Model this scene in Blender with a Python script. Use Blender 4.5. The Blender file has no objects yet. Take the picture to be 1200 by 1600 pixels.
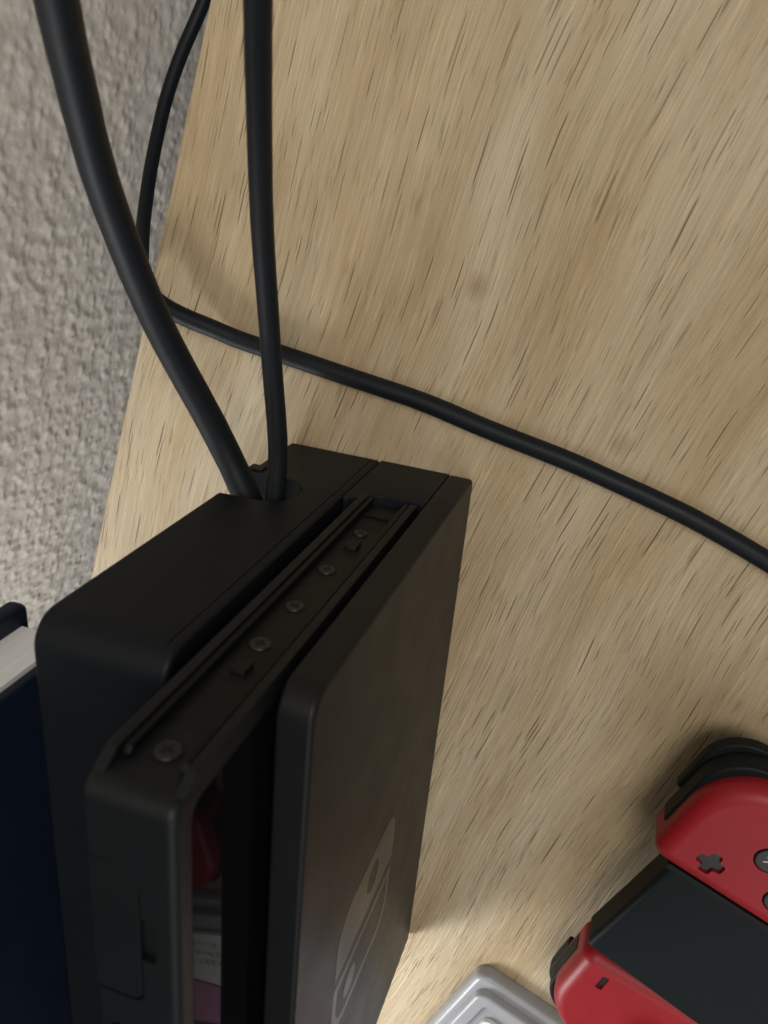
import bpy, bmesh, math, random
from mathutils import Vector, Matrix, noise
random.seed(7)
S = 0.001                                    # everything below is written in millimetres
scene = bpy.context.scene
COL = scene.collection

# ------------------------------------------------------------------ camera
cam_d = bpy.data.cameras.new('camera'); cam = bpy.data.objects.new('camera', cam_d); COL.objects.link(cam)
cam_d.sensor_fit = 'VERTICAL'; cam_d.sensor_height = 36.0
cam_d.lens = 1288.57 / 1600 * 36.0
cam_d.clip_start = 0.005; cam_d.clip_end = 20
right = Vector((0.94144983, 0.08686446, -0.32577106))
down = Vector((0.20842652, -0.90943585, 0.35983999))
fwd = Vector((-0.26501058, -0.40667063, -0.87429308))
M = Matrix((right, -down, -fwd)).transposed().to_4x4()
M.translation = Vector((89.5729, 78.2323, 201.6802)) * S
cam.matrix_world = M
cam_d.dof.use_dof = True; cam_d.dof.focus_distance = 0.225; cam_d.dof.aperture_fstop = 25
scene.camera = cam

# ------------------------------------------------------------------ light
world = bpy.data.worlds.new('World'); scene.world = world; world.use_nodes = True
bg = world.node_tree.nodes['Background']; bg.inputs[0].default_value = (0.80, 0.90, 1.0, 1); bg.inputs[1].default_value = 0.15

def area(name, loc, target, size, size_y, power, color):
    l = bpy.data.lights.new(name, 'AREA'); l.shape = 'RECTANGLE'; l.size = size; l.size_y = size_y
    l.energy = power; l.color = color
    o = bpy.data.objects.new(name, l); COL.objects.link(o); o.location = loc
    o.rotation_euler = (Vector(target) - Vector(loc)).to_track_quat('-Z', 'Y').to_euler()
    return o
area('window_light', (0.80, -0.75, 1.15), (0.05, -0.05, 0.0), 1.0, 0.9, 6.8, (1.0, 0.97, 0.92))
area('side_lamp', (-0.092, -0.300, 0.165), (-0.10, -0.13, -0.02), 0.09, 0.09, 1.35, (0.96, 0.98, 1.0))
area('ceiling_light', (0.38, 0.42, 1.0), (0.0, 0.0, 0.0), 0.45, 0.45, 8.0, (1.0, 0.94, 0.84))

scene.view_settings.view_transform = 'Standard'; scene.view_settings.look = 'None'
scene.view_settings.gamma = 1.0; scene.view_settings.exposure = -0.40
scene.view_settings.use_curve_mapping = False

# ------------------------------------------------------------------ materials
def new_mat(name):
    m = bpy.data.materials.new(name); m.use_nodes = True
    nt = m.node_tree; return m, nt, nt.nodes['Principled BSDF']
def N(nt, kind, **kw):
    n = nt.nodes.new(kind)
    for k, v in kw.items(): setattr(n, k, v)
    return n
def ramp(nt, src, stops, interp='LINEAR'):
    r = N(nt, 'ShaderNodeValToRGB'); r.color_ramp.interpolation = interp
    e = r.color_ramp.elements
    while len(e) < len(stops): e.new(0.5)
    for i, (p, c) in enumerate(stops):
        e[i].position = p; e[i].color = c if len(c) == 4 else (*c, 1)
    nt.links.new(src, r.inputs[0]); return r
def g(v): return (v, v, v, 1)
def noise_tex(nt, vec, scale, detail=3, rough=0.55, dist=0.0):
    n = N(nt, 'ShaderNodeTexNoise'); n.inputs['Scale'].default_value = scale; n.inputs['Detail'].default_value = detail
    n.inputs['Roughness'].default_value = rough; n.inputs['Distortion'].default_value = dist
    nt.links.new(vec, n.inputs['Vector']); return n
def mixc(nt, fac, a, b, mode='MIX'):
    m = N(nt, 'ShaderNodeMix', data_type='RGBA', blend_type=mode)
    if isinstance(fac, (int, float)): m.inputs[0].default_value = fac
    else: nt.links.new(fac, m.inputs[0])
    for i, s in ((6, a), (7, b)):
        if isinstance(s, (tuple, list)): m.inputs[i].default_value = s
        else: nt.links.new(s, m.inputs[i])
    return m.outputs[2]
def bump(nt, h, strength, dist_mm, prev=None):
    b = N(nt, 'ShaderNodeBump'); b.inputs['Strength'].default_value = strength; b.inputs['Distance'].default_value = dist_mm * S
    nt.links.new(h, b.inputs['Height'])
    if prev: nt.links.new(prev, b.inputs['Normal'])
    return b.outputs[0]

def plastic(name, col, rough, grain=0.25, grain_mm=0.35, spec=0.5, dust=0.0, rvar=0.08):
    m, nt, p = new_mat(name)
    tc = N(nt, 'ShaderNodeTexCoord').outputs['Object']
    n1 = noise_tex(nt, tc, 1 / (grain_mm * S), 2)
    n2 = noise_tex(nt, tc, 1 / (14 * S), 4, 0.6)
    c = mixc(nt, n2.outputs['Fac'], (*[x * 0.85 for x in col], 1), (*[x * 1.15 for x in col], 1))
    if dust:
        n3 = noise_tex(nt, tc, 1 / (0.9 * S), 3, 0.7)
        r = ramp(nt, n3.outputs['Fac'], [(0.70, g(0)), (0.80, g(dust))])
        c = mixc(nt, r.outputs[0], c, (0.25, 0.25, 0.25, 1))
    nt.links.new(c, p.inputs['Base Color'])
    rr = N(nt, 'ShaderNodeMapRange'); rr.inputs['To Min'].default_value = rough - rvar; rr.inputs['To Max'].default_value = rough + rvar
    nt.links.new(n2.outputs['Fac'], rr.inputs[0]); nt.links.new(rr.outputs[0], p.inputs['Roughness'])
    p.inputs['Specular IOR Level'].default_value = spec
    nt.links.new(bump(nt, n1.outputs['Fac'], grain, 0.03), p.inputs['Normal'])
    return m

MAT = {}
MAT['dock'] = plastic('dock_plastic', (0.0055, 0.0076, 0.0105), 0.50, 0.6, 0.3, 0.19, 0.08)
MAT['dock_face'] = plastic('dock_face_plastic', (0.0088, 0.0096, 0.0102), 0.44, 0.45, 0.3, 0.19, 0.08)
MAT['emblem'] = plastic('emblem_print', (0.0135, 0.0135, 0.0135), 0.37, 0.1, 0.3, 0.5)
MAT['tablet'] = plastic('tablet_plastic', (0.0055, 0.0072, 0.0085), 0.48, 0.4, 0.3, 0.26, 0.05)
MAT['rail'] = plastic('rail_plastic', (0.003, 0.0038, 0.0046), 0.42, 0.2, 0.3, 0.2, 0.04)
MAT['rail_grey'] = plastic('rail_metal', (0.0035, 0.0043, 0.005), 0.45, 0.2, 0.3, 0.25)
MAT['dark'] = plastic('recess_black', (0.004, 0.004, 0.004), 0.6, 0.1, 0.3, 0.3)
MAT['screw'] = plastic('screw_metal', (0.011, 0.0115, 0.012), 0.38, 0.15, 0.25, 0.45)
MAT['cable'] = plastic('cable_rubber', (0.006, 0.0082, 0.0118), 0.52, 0.6, 0.5, 0.24, 0.16)
MAT['red'] = plastic('red_plastic', (0.30, 0.0115, 0.018), 0.46, 0.3, 0.25, 0.35)
MAT['charcoal'] = plastic('charcoal_plastic', (0.0065, 0.0095, 0.0105), 0.55, 0.4, 0.3, 0.18)
MAT['button'] = plastic('button_plastic', (0.014, 0.014, 0.014), 0.36, 0.1, 0.3, 0.5)
MAT['print'] = plastic('white_print', (0.55, 0.54, 0.52), 0.5, 0.1)
MAT['ink'] = plastic('black_ink', (0.02, 0.02, 0.022), 0.6, 0.1)
MAT['tray'] = plastic('grey_tray_plastic', (0.52, 0.53, 0.56), 0.34, 0.15, 0.4, 0.5)
MAT['tray'].node_tree.nodes['Principled BSDF'].inputs['Transmission Weight'].default_value = 0.4
MAT['white'] = plastic('white_card', (0.74, 0.75, 0.74), 0.55, 0.1, 0.3, 0.4)
MAT['pink'] = plastic('pink_card', (0.55, 0.27, 0.42), 0.5, 0.1, 0.3, 0.4)
MAT['navy'] = plastic('navy_cloth', (0.0028, 0.0085, 0.023), 0.55, 0.5, 0.4, 0.35)

m, nt, p = new_mat('screen_glass')
p.inputs['Base Color'].default_value = (0.004, 0.004, 0.005, 1); p.inputs['IOR'].default_value = 1.18; p.inputs['Specular IOR Level'].default_value = 0.09
tc = N(nt, 'ShaderNodeTexCoord').outputs['Object']
nn = noise_tex(nt, tc, 1 / (9 * S), 4, 0.65)
rr = N(nt, 'ShaderNodeMapRange'); rr.inputs['To Min'].default_value = 0.015; rr.inputs['To Max'].default_value = 0.06
nt.links.new(nn.outputs['Fac'], rr.inputs[0]); nt.links.new(rr.outputs[0], p.inputs['Roughness'])
MAT['glass'] = m

# paper block: fine leaf lines
m, nt, p = new_mat('page_block')
tc = N(nt, 'ShaderNodeTexCoord').outputs['Object']
mp = N(nt, 'ShaderNodeMapping'); mp.inputs['Scale'].default_value = (1 / (0.35 * S), 1 / (40 * S), 1 / (60 * S)); nt.links.new(tc, mp.inputs[0])
nn = noise_tex(nt, mp.outputs[0], 1.0, 2)
r = ramp(nt, nn.outputs['Fac'], [(0.3, (0.76, 0.78, 0.80)), (0.65, (0.86, 0.87, 0.88))])
nt.links.new(r.outputs[0], p.inputs['Base Color']); p.inputs['Roughness'].default_value = 0.75
nt.links.new(bump(nt, nn.outputs['Fac'], 0.3, 0.1), p.inputs['Normal'])
MAT['pages'] = m

# oak desk top. Grain runs along the object's local Y axis.
m, nt, p = new_mat('oak_desk')
tc = N(nt, 'ShaderNodeTexCoord').outputs['Object']
warpn = noise_tex(nt, tc, 1 / (95 * S), 0.6, 0.4)
sub = N(nt, 'ShaderNodeVectorMath', operation='SUBTRACT'); nt.links.new(warpn.outputs['Color'], sub.inputs[0]); sub.inputs[1].default_value = (0.5, 0.5, 0.5)
scl = N(nt, 'ShaderNodeVectorMath', operation='MULTIPLY'); nt.links.new(sub.outputs[0], scl.inputs[0]); scl.inputs[1].default_value = (0.012, 0.0, 0.0)
warp2 = noise_tex(nt, tc, 1 / (11 * S), 2, 0.5)
sub2 = N(nt, 'ShaderNodeVectorMath', operation='SUBTRACT'); nt.links.new(warp2.outputs['Color'], sub2.inputs[0]); sub2.inputs[1].default_value = (0.5, 0.5, 0.5)
scl2 = N(nt, 'ShaderNodeVectorMath', operation='MULTIPLY'); nt.links.new(sub2.outputs[0], scl2.inputs[0]); scl2.inputs[1].default_value = (0.0004, 0.0, 0.0)
add = N(nt, 'ShaderNodeVectorMath', operation='ADD'); nt.links.new(tc, add.inputs[0]); nt.links.new(scl.outputs[0], add.inputs[1])
add2 = N(nt, 'ShaderNodeVectorMath', operation='ADD'); nt.links.new(add.outputs[0], add2.inputs[0]); nt.links.new(scl2.outputs[0], add2.inputs[1])
W = add2.outputs[0]
def aniso(across, along, off=(0, 0, 0)):
    mp = N(nt, 'ShaderNodeMapping'); mp.inputs['Scale'].default_value = (1 / (across * S), 1 / (along * S), 1 / (across * S))
    mp.inputs['Location'].default_value = off; nt.links.new(W, mp.inputs[0]); return mp.outputs[0]
broad = noise_tex(nt, aniso(24, 150), 1.0, 3, 0.5)          # wide warm / pale bands
mid = noise_tex(nt, aniso(2.6, 60, (5, 2, 0)), 1.0, 4, 0.6)    # streaks
fine = noise_tex(nt, aniso(0.42, 45, (1, 7, 0)), 1.0, 2.5, 0.6)    # fibres
pmask = noise_tex(nt, aniso(7, 22, (4, 4, 4)), 1.0, 2, 0.5)
blot = noise_tex(nt, aniso(17, 75, (6, 1, 3)), 1.0, 2, 0.5)
base = ramp(nt, broad.outputs['Fac'], [(0.32, (0.410, 0.312, 0.185)), (0.48, (0.450, 0.360, 0.232)), (0.66, (0.500, 0.420, 0.295))])
c = mixc(nt, 1.0, base.outputs[0], ramp(nt, mid.outputs['Fac'], [(0.25, g(0.86)), (0.5, g(0.98)), (0.75, g(1.07))]).outputs[0], 'MULTIPLY')
c = mixc(nt, 1.0, c, ramp(nt, fine.outputs['Fac'], [(0.30, g(0.85)), (0.64, g(1.06))]).outputs[0], 'MULTIPLY')
c = mixc(nt, 1.0, c, ramp(nt, blot.outputs['Fac'], [(0.32, (0.90, 0.845, 0.765)), (0.60, (1.04, 1.04, 1.04))]).outputs[0], 'MULTIPLY')
def mathn(op, a, b):
    n = N(nt, 'ShaderNodeMath', operation=op)
    for i, s in enumerate((a, b)):
        if isinstance(s, (int, float)): n.inputs[i].default_value = s
        else: nt.links.new(s, n.inputs[i])
    return n.outputs[0]
pm = ramp(nt, pmask.outputs['Fac'], [(0.33, g(0.0)), (0.48, g(1))]).outputs[0]
def spindles(across, along, off, lo, rmax, k):
    # isolated tapered pores: round voronoi cells in a space stretched along the grain
    v = N(nt, 'ShaderNodeTexVoronoi', voronoi_dimensions='2D'); v.inputs['Scale'].default_value = 1.0
    nt.links.new(aniso(across, along, off), v.inputs['Vector'])
    sp = N(nt, 'ShaderNodeSeparateColor'); nt.links.new(v.outputs['Color'], sp.inputs[0])
    mr = N(nt, 'ShaderNodeMapRange'); mr.inputs['From Min'].default_value = lo; mr.inputs['To Min'].default_value = -0.02; mr.inputs['To Max'].default_value = rmax
    nt.links.new(sp.outputs[0], mr.inputs[0])
    d = mathn('MULTIPLY', mathn('SUBTRACT', mr.outputs[0], v.outputs['Distance']), k)
    cl = N(nt, 'ShaderNodeClamp'); nt.links.new(d, cl.inputs[0])
    dk = N(nt, 'ShaderNodeMapRange'); dk.inputs['To Min'].default_value = 0.35; nt.links.new(sp.outputs[1], dk.inputs[0])
    return mathn('MULTIPLY', cl.outputs[0], dk.outputs[0])
big = spindles(0.85, 36, (9, 3, 0), 0.34, 0.22, 18)
small = spindles(0.50, 17, (2, 11, 0), 0.52, 0.22, 11)
pores = mathn('MAXIMUM', mathn('MULTIPLY', big, pm), mathn('MULTIPLY', small, 0.5))
c = mixc(nt, mathn('MULTIPLY', pores, 0.92), c, (0.115, 0.075, 0.04, 1))
ridge = noise_tex(nt, aniso(0.6, 13, (3, 5, 8)), 1.0, 1.5, 0.5)
c = mixc(nt, 1.0, c, ramp(nt, ridge.outputs['Fac'], [(0.56, g(1.0)), (0.70, g(1.16))]).outputs[0], 'MULTIPLY')
# small knots
vor = N(nt, 'ShaderNodeTexVoronoi'); vor.inputs['Scale'].default_value = 1.0; vor.inputs['Randomness'].default_value = 1.0
nt.links.new(aniso(52, 62, (0.3, 0.55, 0)), vor.inputs['Vector'])
knot = ramp(nt, vor.outputs['Distance'], [(0.02, g(0.55)), (0.075, g(0))]).outputs[0]
c = mixc(nt, knot, c, (0.24, 0.15, 0.075, 1))
nt.links.new(c, p.inputs['Base Color'])
p.inputs['Roughness'].default_value = 0.5; p.inputs['Specular IOR Level'].default_value = 0.4
hgt = mathn('ADD', mathn('MULTIPLY', ridge.outputs['Fac'], 0.8), mathn('SUBTRACT', mathn('ADD', mathn('MULTIPLY', fine.outputs['Fac'], 0.35), mathn('MULTIPLY', mid.outputs['Fac'], 0.9)), mathn('MULTIPLY', pores, 0.9)))
nt.links.new(bump(nt, hgt, 0.9, 0.4), p.inputs['Normal'])
MAT['oak'] = m

# painted textured wall
m, nt, p = new_mat('textured_wall_paint')
tc = N(nt, 'ShaderNodeTexCoord').outputs['Object']
n1 = noise_tex(nt, tc, 1 / (1.9 * S), 4, 0.6); n2 = noise_tex(nt, tc, 1 / (22 * S), 3, 0.5)
r = ramp(nt, n2.outputs['Fac'], [(0.3, (0.68, 0.615, 0.535)), (0.7, (0.74, 0.68, 0.60))])
nt.links.new(r.outputs[0], p.inputs['Base Color']); p.inputs['Roughness'].default_value = 0.55
nt.links.new(bump(nt, n1.outputs['Fac'], 0.45, 0.35), p.inputs['Normal'])
MAT['wall'] = m

# ------------------------------------------------------------------ mesh helpers
def link(name, me, mat, parent=None, smooth=True):
    o = bpy.data.objects.new(name, me); COL.objects.link(o)
    if mat: me.materials.append(MAT[mat] if isinstance(mat, str) else mat)
    if parent: o.parent = parent
    if smooth:
        for f in me.polygons: f.use_smooth = True
        try: me.set_sharp_from_angle(angle=math.radians(38))
        except Exception: pass
        if name not in ('wall',): o.modifiers.new('weighted', 'WEIGHTED_NORMAL').keep_sharp = True
    return o
def from_bm(name, bm, mat, parent=None, smooth=True):
    bmesh.ops.recalc_face_normals(bm, faces=bm.faces)
    me = bpy.data.meshes.new(name); bm.to_mesh(me); bm.free()
    return link(name, me, mat, parent, smooth)
def empty(name, loc=(0, 0, 0), rz=0):
    o = bpy.data.objects.new(name, None); COL.objects.link(o); o.empty_display_size = 0.01
    o.location = Vector(loc) * S; o.rotation_euler[2] = rz; return o
def tag(o, label, cat, group=None):
    o['label'] = label; o['category'] = cat
    if group: o['group'] = group
    return o
def fillet(pts, radii, seg=6):
    out = []; n = len(pts)
    for i, p in enumerate(pts):
        r = radii[i] if isinstance(radii, (list, tuple)) else radii
        p = Vector(p); a = Vector(pts[i - 1]) - p; b = Vector(pts[(i + 1) % n]) - p
        if r <= 0: out.append(tuple(p)); continue
        ang = a.angle(b); t = r / math.tan(ang / 2); t = min(t, a.length * 0.49, b.length * 0.49); rr = t * math.tan(ang / 2)
        c = p + (a.normalized() + b.normalized()).normalized() * (rr / math.sin(ang / 2))
        s = p + a.normalized() * t - c; e = p + b.normalized() * t - c
        tot = s.angle_signed(e)
        for k in range(seg + 1):
            th = -tot * k / seg
            out.append((c.x + s.x * math.cos(th) - s.y * math.sin(th), c.y + s.x * math.sin(th) + s.y * math.cos(th)))
    return out
def rect(a0, a1, b0, b1): return [(a0, b0), (a1, b0), (a1, b1), (a0, b1)]
def prism(bm, prof, axis, a, b, bev=0.0, seg=3, bev_b=None):
    """extrude a 2D outline from a to b along an axis, rim edges bevelled"""
    def P(q, t):
        if axis == 'x': return Vector((t, q[0], q[1])) * S
        if axis == 'y': return Vector((q[0], t, q[1])) * S
        return Vector((q[0], q[1], t)) * S
    va = [bm.verts.new(P(q, a)) for q in prof]; vb = [bm.verts.new(P(q, b)) for q in prof]
    n = len(prof); ea, eb = [], []
    fa = bm.faces.new(va); fb = bm.faces.new(list(reversed(vb)))
    for i in range(n):
        bm.faces.new((va[i], vb[i], vb[(i + 1) % n], va[(i + 1) % n]))
    ea = list(fa.edges); eb = list(fb.edges)
    bmesh.ops.recalc_face_normals(bm, faces=bm.faces)
    if bev_b is None: bev_b = bev
    if bev > 0: bmesh.ops.bevel(bm, geom=ea, offset=bev * S, segments=seg, profile=0.5, affect='EDGES', clamp_overlap=True)
    if bev_b > 0:
        eb = [e for e in eb if e.is_valid]
        if eb: bmesh.ops.bevel(bm, geom=eb, offset=bev_b * S, segments=seg, profile=0.5, affect='EDGES', clamp_overlap=True)
def part(name, mat, parent, prof, axis, a, b, bev=0.0, seg=3, bev_b=None):
    bm = bmesh.new(); prism(bm, prof, axis, a, b, bev, seg, bev_b); return from_bm(name, bm, mat, parent)
def circle(cx, cy, r, n=28): return [(cx + r * math.cos(2 * math.pi * k / n), cy + r * math.sin(2 * math.pi * k / n)) for k in range(n)]
def spline(pts, per=14):
    P = [Vector(p) for p in pts]; P = [P[0] * 2 - P[1]] + P + [P[-1] * 2 - P[-2]]; out = []
    for i in range(1, len(P) - 2):
        p0, p1, p2, p3 = P[i - 1:i + 3]
        for k in range(per):
            t = k / per
            out.append(0.5 * ((2 * p1) + (p2 - p0) * t + (2 * p0 - 5 * p1 + 4 * p2 - p3) * t * t + (3 * p1 - p0 - 3 * p2 + p3) * t ** 3))
    out.append(P[-2]); return out
def tube(bm, path, rad, n=20):
    prev = None; rings = []; nrm = None
    for i, q in enumerate(path):
        t = (path[min(i + 1, len(path) - 1)] - path[max(i - 1, 0)]).normalized()
        if nrm is None: nrm = t.orthogonal().normalized()
        nrm = (nrm - t * nrm.dot(t)).normalized(); bn = t.cross(nrm)
        r = rad(i / (len(path) - 1)) if callable(rad) else rad
        rings.append([bm.verts.new((q + (nrm * math.cos(2 * math.pi * k / n) + bn * math.sin(2 * math.pi * k / n)) * r) * S) for k in range(n)])
    for a, b in zip(rings, rings[1:]):
        for k in range(n): bm.faces.new((a[k], a[(k + 1) % n], b[(k + 1) % n], b[k]))
    bm.faces.new(list(reversed(rings[0]))); bm.faces.new(rings[-1])
def cut(obj, bm_cut):
    """boolean difference, baked into the mesh"""
    me = bpy.data.meshes.new('cutter'); bmesh.ops.recalc_face_normals(bm_cut, faces=bm_cut.faces); bm_cut.to_mesh(me); bm_cut.free()
    co = bpy.data.objects.new('cutter', me); COL.objects.link(co)
    obj.modifiers.clear(); md = obj.modifiers.new('b', 'BOOLEAN'); md.object = co; md.operation = 'DIFFERENCE'; md.solver = 'EXACT'
    dg = bpy.context.evaluated_depsgraph_get(); nm = bpy.data.meshes.new_from_object(obj.evaluated_get(dg))
    obj.modifiers.clear(); old = obj.data; obj.data = nm
    bpy.data.objects.remove(co); bpy.data.meshes.remove(me); bpy.data.meshes.remove(old)
    for f in nm.polygons: f.use_smooth = True
    nm.set_sharp_from_angle(angle=math.radians(38)); obj.modifiers.new('weighted', 'WEIGHTED_NORMAL').keep_sharp = True

# ------------------------------------------------------------------ setting: wall and desk
EDGE = Vector((-45.3, 36, 0)); TH = math.radians(75.05)
ev = Vector((math.cos(TH), math.sin(TH), 0)); nv = Vector((math.sin(TH), -math.cos(TH), 0))
GAP = 50
def wall():
    o0 = EDGE - nv * GAP
    us = [-700, -450, -320, -250] + [-220 + 0.8 * i for i in range(400)] + [120, 200, 350, 700]
    zs = [-740, -400, -200] + [-130 + 0.8 * i for i in range(212)] + [60, 150, 300, 700]
    vs = []; fs = []
    for z in zs:
        for u in us:
            q = Vector((u * 0.50, z * 0.40, 1.7)); d = 0
            if -222 < u < 102 and -131 < z < 41:
                a = noise.noise(q); b = noise.noise(q * 2.3 + Vector((7, 3, 1))); c = noise.noise(q * 0.45 + Vector((3, 9, 4)))
                d = 0.62 * max(a - 0.02, 0) + 0.10 * b + 0.45 * c
            pt = o0 + ev * u + nv * d; vs.append(Vector((pt.x, pt.y, z)) * S)
    w = len(us)
    for j in range(len(zs) - 1):
        for i in range(w - 1): fs.append((j * w + i, j * w + i + 1, (j + 1) * w + i + 1, (j + 1) * w + i))
    me = bpy.data.meshes.new('wall'); me.from_pydata(vs, [], fs); me.update()
    o = link('wall', me, 'wall'); 
    for f in me.polygons: f.use_smooth = True
    o['kind'] = 'structure'
wall()

desk = empty('desk', (EDGE.x, EDGE.y, 0), TH - math.pi / 2)      # local Y along the back edge, X away from the wall
tag(desk, 'pale oak desk top with dark grain lines under the black dock', 'desk')
bm = bmesh.new(); prism(bm, fillet(rect(0, 650, -560, 300), 1, 2), 'z', -25, 0, 0.7, 3); from_bm('desk_top', bm, 'oak', desk)
for (lx, ly) in ((45, 250), (605, 250), (45, -510), (605, -510)):
    part('leg', 'charcoal', desk, rect(lx - 20, lx + 20, ly - 20, ly + 20), 'z', -735, -25.5, 1)

# ------------------------------------------------------------------ console dock
D, H, L = 52.4, 106.0, 173.0
XB, XF = 26.4, 45.9                                  # slot between rear housing and front panel
dock = empty('console_dock', (D / 2, -L / 2, 0)); OFF = Vector((D / 2, -L / 2, 0))
tag(dock, 'black plastic console dock standing on the oak desk, tablet in its slot', 'dock')
def dpart(name, mat, prof, axis, a, b, bev=0.0, seg=3, bev_b=None, parent=None):
    o = part(name, mat, None, prof, axis, a, b, bev, seg, bev_b)
    o.data.transform(Matrix.Translation(-OFF * S)); o.parent = parent or dock; return o
yz = fillet([(-L, 0.4), (0, 0.4), (0, H), (-L, H)], [2, 2, 6, 6], 8)
rear = dpart('rear_housing', 'dock', yz, 'x', 0, XB, 0.9, 4, 1.1)
bpy.context.view_layer.update()
cb = bmesh.new(); prism(cb, [(q[0], q[1]) for q in fillet([(-9, 27), (17.0, 26.4), (17.5, 41.5), (-9, 43.4)], [0, 7, 7, 0], 8)], 'y', -26, 4)
cut(rear, cb)
# seam between rear cover and frame, scored into the end and the top
cb = bmesh.new(); prism(cb, rect(-0.45, 2, -2, 120), 'x', XB - 2.2, XB - 1.95)
cut(rear, cb)
front = dpart('front_panel', 'dock_face', yz, 'x', XF, D, 0.8, 4, 1.0)
dpart('notch_lip', 'dock', fillet(rect(-0.9, 3.2, 22.6, 26.2), 0.5, 3), 'y', -8, 0.5, 0.3, 2)
bpro = fillet([(XB + .12, 0.6), (XF - .12, 0.6), (XF - .12, 23.6), (34, 24.2), (XB + .12, 31.5)], [0, 0, 0.8, 6, 1], 8)
dpart('slot_base', 'dock', bpro, 'y', -L + 0.4, -0.25, 0.35, 2)
for y in (-30, -L + 30):
    dpart('rubber_foot', 'dark', rect(y - 8, y + 8, 0, 1.0), 'x', 8, D - 8)
# emblem: two rounded halves, one filled with a hole, one outlined with a dot
def emblem():
    cy, cz, h, r = -95.2, 62.5, 20, 11.5
    def ngon(name, outer, holes=()):
        bm = bmesh.new(); loops = [outer] + list(holes); es = []
        for lp in loops:
            vs = [bm.verts.new(Vector((D + 0.02, y, z)) * S) for y, z in lp]
            es += [bm.edges.new((vs[i], vs[(i + 1) % len(vs)])) for i in range(len(vs))]
        bmesh.ops.triangle_fill(bm, edges=es, use_beauty=True)
        geo = bmesh.ops.extrude_face_region(bm, geom=bm.faces[:]); vv = [q for q in geo['geom'] if isinstance(q, bmesh.types.BMVert)]
        bmesh.ops.translate(bm, verts=vv, vec=Vector((0.025, 0, 0)) * S)
        o = from_bm(name, bm, 'emblem', None); o.data.transform(Matrix.Translation(-OFF * S)); o.parent = front
        return o
    rgt = fillet([(cy + 2, cz - h), (cy + h, cz - h), (cy + h, cz + h), (cy + 2, cz + h)], [0, r, r, 0], 10)
    ngon('emblem_half', rgt, [circle(cy + 11.5, cz - 3, 4.2)])
    lft = fillet([(cy - h, cz - h), (cy - 1.2, cz - h), (cy - 1.2, cz + h), (cy - h, cz + h)], [r, 0, 0, r], 10)
    inn = fillet([(cy - h + 2.6, cz - h + 2.6), (cy - 3.8, cz - h + 2.6), (cy - 3.8, cz + h - 2.6), (cy - h + 2.6, cz + h - 2.6)], [r - 2.6, 0, 0, r - 2.6], 10)
    ngon('emblem_outline', lft, [inn]); ngon('emblem_dot', circle(cy - 11, cz + 8.5, 3.9))
emblem()

bpy.context.view_layer.update()
# ------------------------------------------------------------------ tablet console in the slot
TX0, TX1, TZ0, TZ1, FL = 30.0, 44.4, 24.5, 132.0, -2.2
tab = empty('tablet_console', (36.85, -L / 2, TZ0)); TOFF = Vector((36.85, -L / 2, TZ0))
tag(tab, 'black tablet game console seated in the dock slot, bare side rail showing', 'console')
def tpart(name, mat, prof, axis, a, b, bev=0.0, seg=3, bev_b=None, parent=None):
    o = part(name, mat, None, prof, axis, a, b, bev, seg, bev_b)
    o.data.transform(Matrix.Translation(-TOFF * S)); o.parent = parent or tab; return o
tyz = fillet([(-L - FL, TZ0), (FL, TZ0), (FL, TZ1), (-L - FL, TZ1)], [1.5, 1.5, 3.0, 3.0], 8)
tbody = tpart('body', 'tablet', tyz, 'x', TX0, TX1, 0.8, 4, 2.0)
# card door outline scored into the top, and its finger notch and audio jack
def tcut(prof, axis, a, b):
    cb = bmesh.new(); prism(cb, prof, axis, a, b); bpy.context.view_layer.update(); cut(tbody, cb)
tcut(fillet([(28, -42), (38.5, -42), (38.5, -15), (28, -15)], [0, 2.2, 4.5, 0], 8), 'z', TZ1 - 1.2, TZ1 + 2)
tcut(fillet(rect(38.0, 40.9, -32.4, -24), [0.1, 0.9, 0.9, 0.1], 4), 'z', TZ1 - 1.1, TZ1 + 2)
tcut(circle(34.2, -51.5, 2.6, 20), 'z', TZ1 - 6, TZ1 + 2)
for y0 in (-75, -100, -125):
    tcut(fillet(rect(34, 37, y0 - 16, y0), 1.2, 4), 'z', TZ1 - 3, TZ1 + 2)
door = tpart('card_door', 'tablet', fillet([(30.2, -41.75), (38.2, -41.75), (38.2, -15.3), (30.2, -15.3)], [0.4, 2, 4.3, 0.4], 8), 'z', TZ1 - 1.15, TZ1 - 0.02, 0.0, 2, 0.25)
scr = tpart('screen', 'glass', fillet([(-L + 5, TZ0 + 5), (-4.6, TZ0 + 5), (-4.6, TZ1 - 4.0), (-L + 5, TZ1 - 4.0)], 3, 5), 'x', TX1 - 0.3, TX1 + 0.06, 0.0, 1, 0.03)
for (xa, xb, nm) in ((TX0, 31.9, 'rail_wall'), (42.6, TX1, 'rail_wall')):
    tpart(nm, 'tablet', fillet([(FL - 0.05, TZ0 + 0.4), (-0.1, TZ0 + 0.4), (-0.1, TZ1 - 6), (FL - 0.05, TZ1 - 2.5)], [0, 2, 2, 0], 4), 'x', xa, xb, 0.25, 2)
tpart('rail_lip', 'rail', fillet([(-1.6, TZ0 + 1), (-0.45, TZ0 + 1), (-0.45, TZ1 - 7), (-1.6, TZ1 - 6)], 0.2, 2), 'x', 32.2, 33.4, 0.2, 2)
tpart('rail_lip', 'rail', fillet([(-1.6, TZ0 + 1), (-0.45, TZ0 + 1), (-0.45, TZ1 - 7), (-1.6, TZ1 - 6)], 0.2, 2), 'x', 41.1, 42.3, 0.2, 2)
tpart('rail_plate', 'rail_grey', fillet(rect(33.5, 40.4, TZ0 + 2, 117), 0.4, 2), 'y', FL - 0.02, FL + 0.12, 0.0, 1, 0.05)
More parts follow.
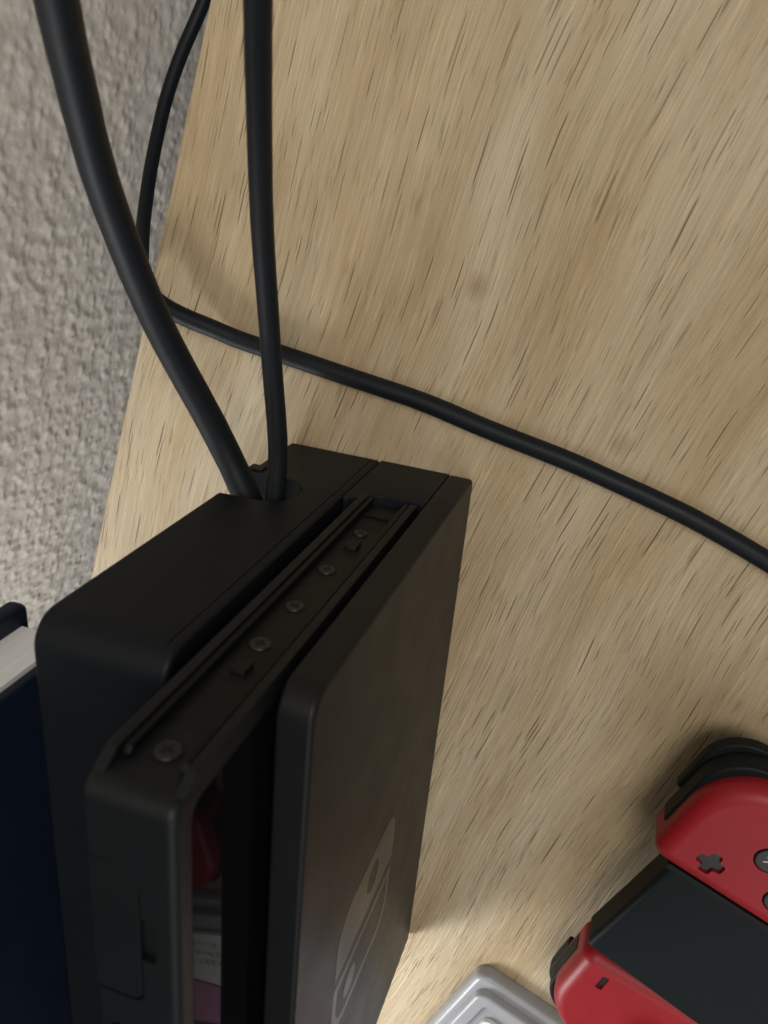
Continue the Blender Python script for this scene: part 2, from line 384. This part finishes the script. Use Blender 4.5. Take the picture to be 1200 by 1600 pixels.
sock = tpart('connector_socket', 'dark', fillet(rect(33.8, 39.6, 34, 40), 0.5, 2), 'y', FL, FL + 0.2, 0.0, 1, 0.05)
tpart('socket_frame', 'rail', [(33.6, 33.2), (39.8, 33.2), (39.8, 34), (33.6, 34)], 'y', FL, FL + 0.7, 0.0, 1, 0.1)
def screw(x, z, r):
    bm = bmesh.new(); prism(bm, circle(x, z, r, 28), 'y', FL - 0.1, FL + 0.55, 0.0, 3, 0.28)
    o = from_bm('screw', bm, 'screw', None); o.data.transform(Matrix.Translation(-TOFF * S)); o.parent = tab
    bm = bmesh.new(); w = r * 0.16; l = r * 0.55; a = random.random()
    cross = [(-w, -l), (w, -l), (w, -w), (l, -w), (l, w), (w, w), (w, l), (-w, l), (-w, w), (-l, w), (-l, -w), (-w, -w)]
    prism(bm, [(x + p0 * math.cos(a) - p1 * math.sin(a), z + p0 * math.sin(a) + p1 * math.cos(a)) for p0, p1 in cross], 'y', FL + 0.3, FL + 0.57)
    c = from_bm('screw_recess', bm, 'dark', None); c.data.transform(Matrix.Translation(-TOFF * S)); c.parent = o
    bm = bmesh.new(); prism(bm, circle(x, z, r * 1.14, 28), 'y', FL - 0.05, FL + 0.16)
    c = from_bm('screw_seat', bm, 'dark', None); c.data.transform(Matrix.Translation(-TOFF * S)); c.parent = o
for x, z, r in ((37.3, 122.4, 2.1), (36.7, 92.8, 2.0), (36.7, 78.7, 1.85), (36.5, 62.7, 1.85), (36.5, 43.2, 1.6)): screw(x, z, r)
for z in (100.6, 50.3):
    tpart('latch_slot', 'dark', fillet(rect(33.8, 39.0, z - 1.4, z + 2.6), 0.3, 2), 'y', FL, FL + 0.22, 0.0, 1, 0.05)
    tpart('latch', 'rail_grey', fillet(rect(36.0, 38.8, z - 1.8, z + 2.0), 0.5, 2), 'y', FL + 0.1, FL + 1.2, 0.0, 2, 0.4)

# ------------------------------------------------------------------ cables
def cable(name, pts, r, label):
    path = spline(pts, 18); k0 = len(name) * 3.1
    path = [q + noise.noise_vector(Vector((i * 0.045, k0, 0))) * 0.35 for i, q in enumerate(path)]
    bm = bmesh.new(); tube(bm, path, lambda t: (r(t) if callable(r) else r) * (1 + 0.02 * noise.noise(Vector((t * 30, k0, 5)))), 24)
    return tag(from_bm(name, bm, 'cable'), label, 'cable', None)
cable('power_cable', [(8.2, -24, 35.5), (6.6, -12, 35.3), (3.4, -3.3, 34.5), (-4.9, 12.7, 35.6), (-14.6, 40, 45), (-15.5, 65.1, 58.6), (-10.4, 85.6, 73.2), (-4.6, 97, 84), (4, 112, 100)], 3.45,
      'thickest black cable, leaving the dock notch and rising along the grey wall')
cable('video_cable', [(11.2, -24, 34.3), (10.8, -10, 34.2), (11.0, 0.1, 34.0), (10.6, 12.4, 33.2), (9.0, 34.9, 35.0), (10.7, 57.6, 43.4), (14.8, 78.8, 54.6), (20.6, 96.8, 67.5), (27, 112, 80)], 2.35,
      'straight black cable rising from the dock notch across the middle of the oak')
R3 = 2.45
cable('charging_cable', [(-60.5, 126.4, -65.2), (-64.1, 113.9, -61.7), (-68.6, 99.0, -55.9), (-71.0, 82.0, -48.1), (-68.8, 65.4, -37.3), (-62.5, 51.6, -23.5), (-54.1, 43.6, -9.0), (-45.2, 39.8, 4.2), (-38.6, 35.2, 8.2), (-30.8, 30.9, 6.0), (-20.6, 27.8, 3.6), (-11.4, 25.7, R3), (11.3, 22.4, R3), (33, 19.2, R3), (54.1, 14.6, R3), (77.7, 9.8, R3), (94.1, 5.6, R3), (110.3, 0.6, R3), (126.4, -5.2, R3), (150, -15, R3), (175, -24, R3)], lambda t: 2.1 + 0.35 * min(1, max(0, (t - 0.3) * 8)),
      'thin black cable lying across the oak and dropping behind the desk edge')

# ------------------------------------------------------------------ navy book behind the dock
book = empty('book', (-15, -110, 84))
tag(book, 'navy hardcover book with white page edges, behind the dock by the wall', 'book')
BO = Vector((-15, -110, 84))
def bpart(name, mat, prof, axis, a, b, bev, bev_b=None):
    o = part(name, mat, None, prof, axis, a, b, bev, 3, bev_b); o.data.transform(Matrix.Translation(-BO * S)); o.parent = book; return o
bpart('back_cover', 'navy', fillet([(-200, 84), (-13.6, 84), (-13.6, 300), (-200, 300)], 2.2, 5), 'x', -24.2, -20.2, 1.2)
bpart('page_block', 'pages', rect(-196, -18.2, 86.5, 297), 'x', -20.3, -9.6, 0.0)
bpart('front_cover', 'navy', fillet([(-200, 84), (-18.9, 84), (-18.9, 300), (-200, 300)], 2.2, 5), 'x', -9.7, -7.2, 0.8)
bpart('spine', 'navy', rect(-203, -199.9, 84, 300), 'x', -24, -7.4, 1.0)
bs = empty('book_stand', (-16, -120, 0)); tag(bs, 'low black block holding up the navy book, hidden behind the dock', 'stand')
o = part('block', 'charcoal', None, fillet(rect(-28, -4, -175, -95), 3, 4), 'z', 0, 83.6, 1); o.data.transform(Matrix.Translation(-Vector((-16, -120, 0)) * S)); o.parent = bs

# ------------------------------------------------------------------ controller in its grip
CA = math.radians(69); CO = Vector((120.63, -82.65, 0))
ctrl = empty('game_controller', CO); ctrl.rotation_euler[2] = CA
# local frame: +x across towards the far red half, -y towards the player (down the controller)
tag(ctrl, 'red and charcoal game controller lying on the oak desk', 'controller')
def neg(pts): return [(u, -v) for u, v in pts]
def lift(o, z, ry=0.0, rz=0.0, piv=(0, 0)):
    T = Matrix.Translation(Vector((piv[0], -piv[1], z)) * S) @ Matrix.Rotation(rz, 4, 'Z') @ Matrix.Rotation(ry, 4, 'Y') @ Matrix.Translation(-Vector((piv[0], -piv[1], 0)) * S)
    o.data.transform(T); return o
def half(side, u0, rz, ztop, ry=0.0, v0=-3.4):
    """one red half: straight inner edge at u0, outer corners round; local heights measured down from 0"""
    s = side; w = 35.5; hgt = 100
    P = lambda du, v: (u0 + s * du, v)
    out = [P(0, v0), P(w, v0), P(w, v0 + hgt), P(0, v0 + hgt)]
    prof = neg(fillet(out, [4.3, 21, 21, 4.3], 14))
    fin = lambda o: lift(o, ztop, ry, rz, (u0, 0))
    body = fin(part('red_half', 'red', ctrl, prof, 'z', -13.5, 0, 1.0, 6, 4.2))
    # shoulder pieces along the top outer curve
    def band(name, grow, z0, z1, vlo, d0, mat):
        o1 = [P(d0, v0 - grow), P(w + grow, v0 - grow), P(w + grow, v0 + vlo), P(d0, v0 + vlo)]
        pr = neg(fillet(o1, [3.5 if grow > 3 else 1.0, 21 + grow, 4, 2], 14))
        return fin(part(name, mat, ctrl, pr, 'z', z0, z1, 0.8, 3))
    band('shoulder_button', 0.6 if s > 0 else 0.15, -12.4, -6.0, 26, 7, 'charcoal')
    band('trigger', 1.5 if s > 0 else 0.3, -16, -12.2, 24, 14, 'charcoal')
    return body, fin, P
rb, rfin, RP = half(1, -0.5, 0.0, 27.0, 0.0, -5.4)
lb, lfin, LP = half(-1, -46.0, math.radians(4), 22.0, 0.0, 4.0)
def button(fin, name, prof, z0, z1, mat='button', parent=None, bev=0.3):
    o = fin(part(name, mat, ctrl, neg(prof), 'z', z0, z1, 0.0, 2, bev)); 
    if parent: o.parent = parent
    return o
def rot2(pts, c, a): return [(c[0] + (x - c[0]) * math.cos(a) - (y - c[1]) * math.sin(a), c[1] + (x - c[0]) * math.sin(a) + (y - c[1]) * math.cos(a)) for x, y in pts]
def plus(cx, cy, l, w): 
    return fillet([(cx - w, cy - l), (cx + w, cy - l), (cx + w, cy - w), (cx + l, cy - w), (cx + l, cy + w), (cx + w, cy + w), (cx + w, cy + l), (cx - w, cy + l), (cx - w, cy + w), (cx - l, cy + w), (cx - l, cy - w), (cx - w, cy - w)], 0.75, 4)
POCKET = {}
def hollow(body, fin, prof, depth):
    cb = bmesh.new(); prism(cb, neg(prof), 'z', -depth, 3); me = bpy.data.meshes.new('t'); cb.to_mesh(me); cb.free()
    t = bpy.data.objects.new('t', me); fin(t); bm = POCKET.setdefault(body.name, bmesh.new()); bm.from_mesh(me)
    bpy.data.objects.remove(t); bpy.data.meshes.remove(me)
bpy.context.view_layer.update()
pp = plus(7.6, 7.1, 3.5, 1.45); hollow(rb, rfin, pp, 1.2); button(rfin, 'plus_button', plus(7.6, 7.1, 3.3, 1.25), -1.25, -0.75, bev=0.15)
mm = fillet(rect(-56.6, -51.0, 11.8, 13.9), 0.7, 4); hollow(lb, lfin, mm, 1.2); button(lfin, 'minus_button', fillet(rect(-56.4, -51.2, 12.0, 13.7), 0.6, 4), -1.25, -0.65, bev=0.15)
def stroke(x0, y0, x1, y1, w):
    d = Vector((x1 - x0, y1 - y0)).normalized(); n = Vector((-d.y, d.x)) * w / 2
    return [(x0 + n.x, y0 + n.y), (x0 - n.x, y0 - n.y), (x1 - n.x, y1 - n.y), (x1 + n.x, y1 + n.y)]
GL = {'X': [((-1, -1.3), (1, 1.3)), ((-1, 1.3), (1, -1.3))], 'Y': [((-1, -1.3), (0, 0)), ((1, -1.3), (0, 0)), ((0, 0), (0, 1.3))],
      'A': [((-1, 1.3), (0, -1.3)), ((1, 1.3), (0, -1.3)), ((-.55, .4), (.55, .4))], 'B': [((-.8, -1.3), (-.8, 1.3)), ((-.8, -1.3), (.5, -1.2)), ((.5, -1.2), (.7, -.6)), ((.7, -.6), (-.8, 0)), ((-.8, 0), (.9, .5)), ((.9, .5), (.6, 1.2)), ((.6, 1.2), (-.8, 1.3))]}
for ch, (bx, by) in {'X': (17.9, 16.4), 'Y': (8.9, 25.2), 'A': (26.7, 25.2), 'B': (17.9, 34.0)}.items():
    hollow(rb, rfin, circle(bx, by, 3.85, 26), 1.4)
    b = button(rfin, 'face_button', circle(bx, by, 3.55, 26), -1.45, 0.35, bev=0.45)
    bm = bmesh.new()
    for k, ((x0, y0), (x1, y1)) in enumerate(GL[ch]):
        prism(bm, neg(stroke(bx + x0, by + y0, bx + x1, by + y1, 0.34)), 'z', 0.32, 0.375 + k * 0.003)
    o = from_bm('letter', bm, 'print', ctrl, False); rfin(o); o.parent = b
hollow(lb, lfin, circle(-65.5, 35.5, 8.6, 36), 2.2)
st = button(lfin, 'thumb_stick', circle(-65.5, 35.5, 4.0, 28), -2.2, 4.5, bev=0.4); button(lfin, 'stick_cap', circle(-65.5, 35.5, 6.8, 32), 4.4, 6.6, 'button', st, 0.8)
for body in (rb, lb):
    bm = POCKET[body.name]; bmesh.ops.transform(bm, matrix=ctrl.matrix_basis, verts=bm.verts); cut(body, bm)
# charcoal centre of the grip and its two handles
gp = neg(fillet([(-44.2, 2.2), (-1.0, 2.2), (-1.0, 84), (-50.5, 84)], [2, 2, 8, 8], 6))
grip = lift(part('grip_centre', 'charcoal', ctrl, gp, 'z', -10.5, 0, 2.5, 6, 3.2), 24.6, math.radians(-3.6), 0, (-1, 0))
part('grip_rail', 'dark', ctrl, neg(fillet(rect(-2.4, -0.55, 0.6, 82), 0.4, 2)), 'z', 12, 25.4, 0.3, 2)
for s, u0 in ((1, 4), (-1, -52)):
    part('handle', 'charcoal', ctrl, neg(fillet([(u0, 34), (u0 + s * 28, 34), (u0 + s * 34, 104), (u0 + s * 12, 104)], 10, 6)), 'z', 0, 13 if s > 0 else 9, 3, 4)
part('grip_foot', 'charcoal', ctrl, neg(fillet(rect(-40, -8, 24, 78), 3, 4)), 'z', 0, 15.5, 0.5, 2)

# ------------------------------------------------------------------ grey tray with a white card
tray = empty('plastic_tray', CO); tray.rotation_euler[2] = CA
tag(tray, 'grey plastic tray with a rounded raised rim beside the dock foot', 'tray')
U0, U1, V0, V1 = -172, -98.0, -7.2, 74
part('tray_base', 'tray', tray, neg(fillet(rect(U0, U1, V0, V1), 5, 8)), 'z', 0, 5.2, 0.6, 4, 2.2)
def ring(name, mat, u0, u1, v0, v1, r, w, z0, z1, bev):
    bm = bmesh.new(); prism(bm, neg(fillet(rect(u0, u1, v0, v1), r, 8)), 'z', z0, z1, 0.2, 3, bev)
    o = from_bm(name, bm, mat, tray)
    cb = bmesh.new(); prism(cb, neg(fillet(rect(u0 + w, u1 - w, v0 + w, v1 - w), max(r - w, 1.2), 8)), 'z', z0 - 1, z1 + 1)
    bmesh.ops.transform(cb, matrix=tray.matrix_basis, verts=cb.verts); bpy.context.view_layer.update(); cut(o, cb); return o
bpy.context.view_layer.update()
ring('tray_rim', 'tray', U0 + 4.6, U1 - 4.6, V0 + 3.0, V1 - 4, 4, 4.2, 5.1, 8.4, 1.2)
card = empty('white_card', CO); card.rotation_euler[2] = CA
tag(card, 'white card with rounded corners lying inside the grey tray', 'card')
part('card_sheet', 'white', card, neg(fillet([(-148, 4.0), (-114.0, 4.0), (-114.0, 66), (-134, 66)], 2.5, 6)), 'z', 5.3, 7.0, 0.2, 2)
bm = bmesh.new(); rnd = random.Random(3)
for row in range(3):
    u = -119 - row * 4.6
    for k in range(9):
        v = 34 + k * 3.2
        for q in range(3):
            a0 = (u + rnd.uniform(-1.5, 1.5), v + rnd.uniform(-1.1, 1.1)); a1 = (u + rnd.uniform(-1.5, 1.5), v + rnd.uniform(-1.1, 1.1))
            if (Vector(a0) - Vector(a1)).length > 0.6: prism(bm, neg(stroke(*a0, *a1, 0.5)), 'z', 7.01, 7.05 + 0.004 * q)
from_bm('print_marks', bm, 'ink', card, False)
pk = empty('pink_card', CO); pk.rotation_euler[2] = CA
tag(pk, 'pink card mirrored in the tablet screen, beside the white card', 'card')
part('card_sheet', 'pink', pk, neg(fillet([(-162, 4), (-149.5, 4), (-136, 66), (-162, 66)], 2, 5)), 'z', 5.3, 6.6, 0.2, 2)
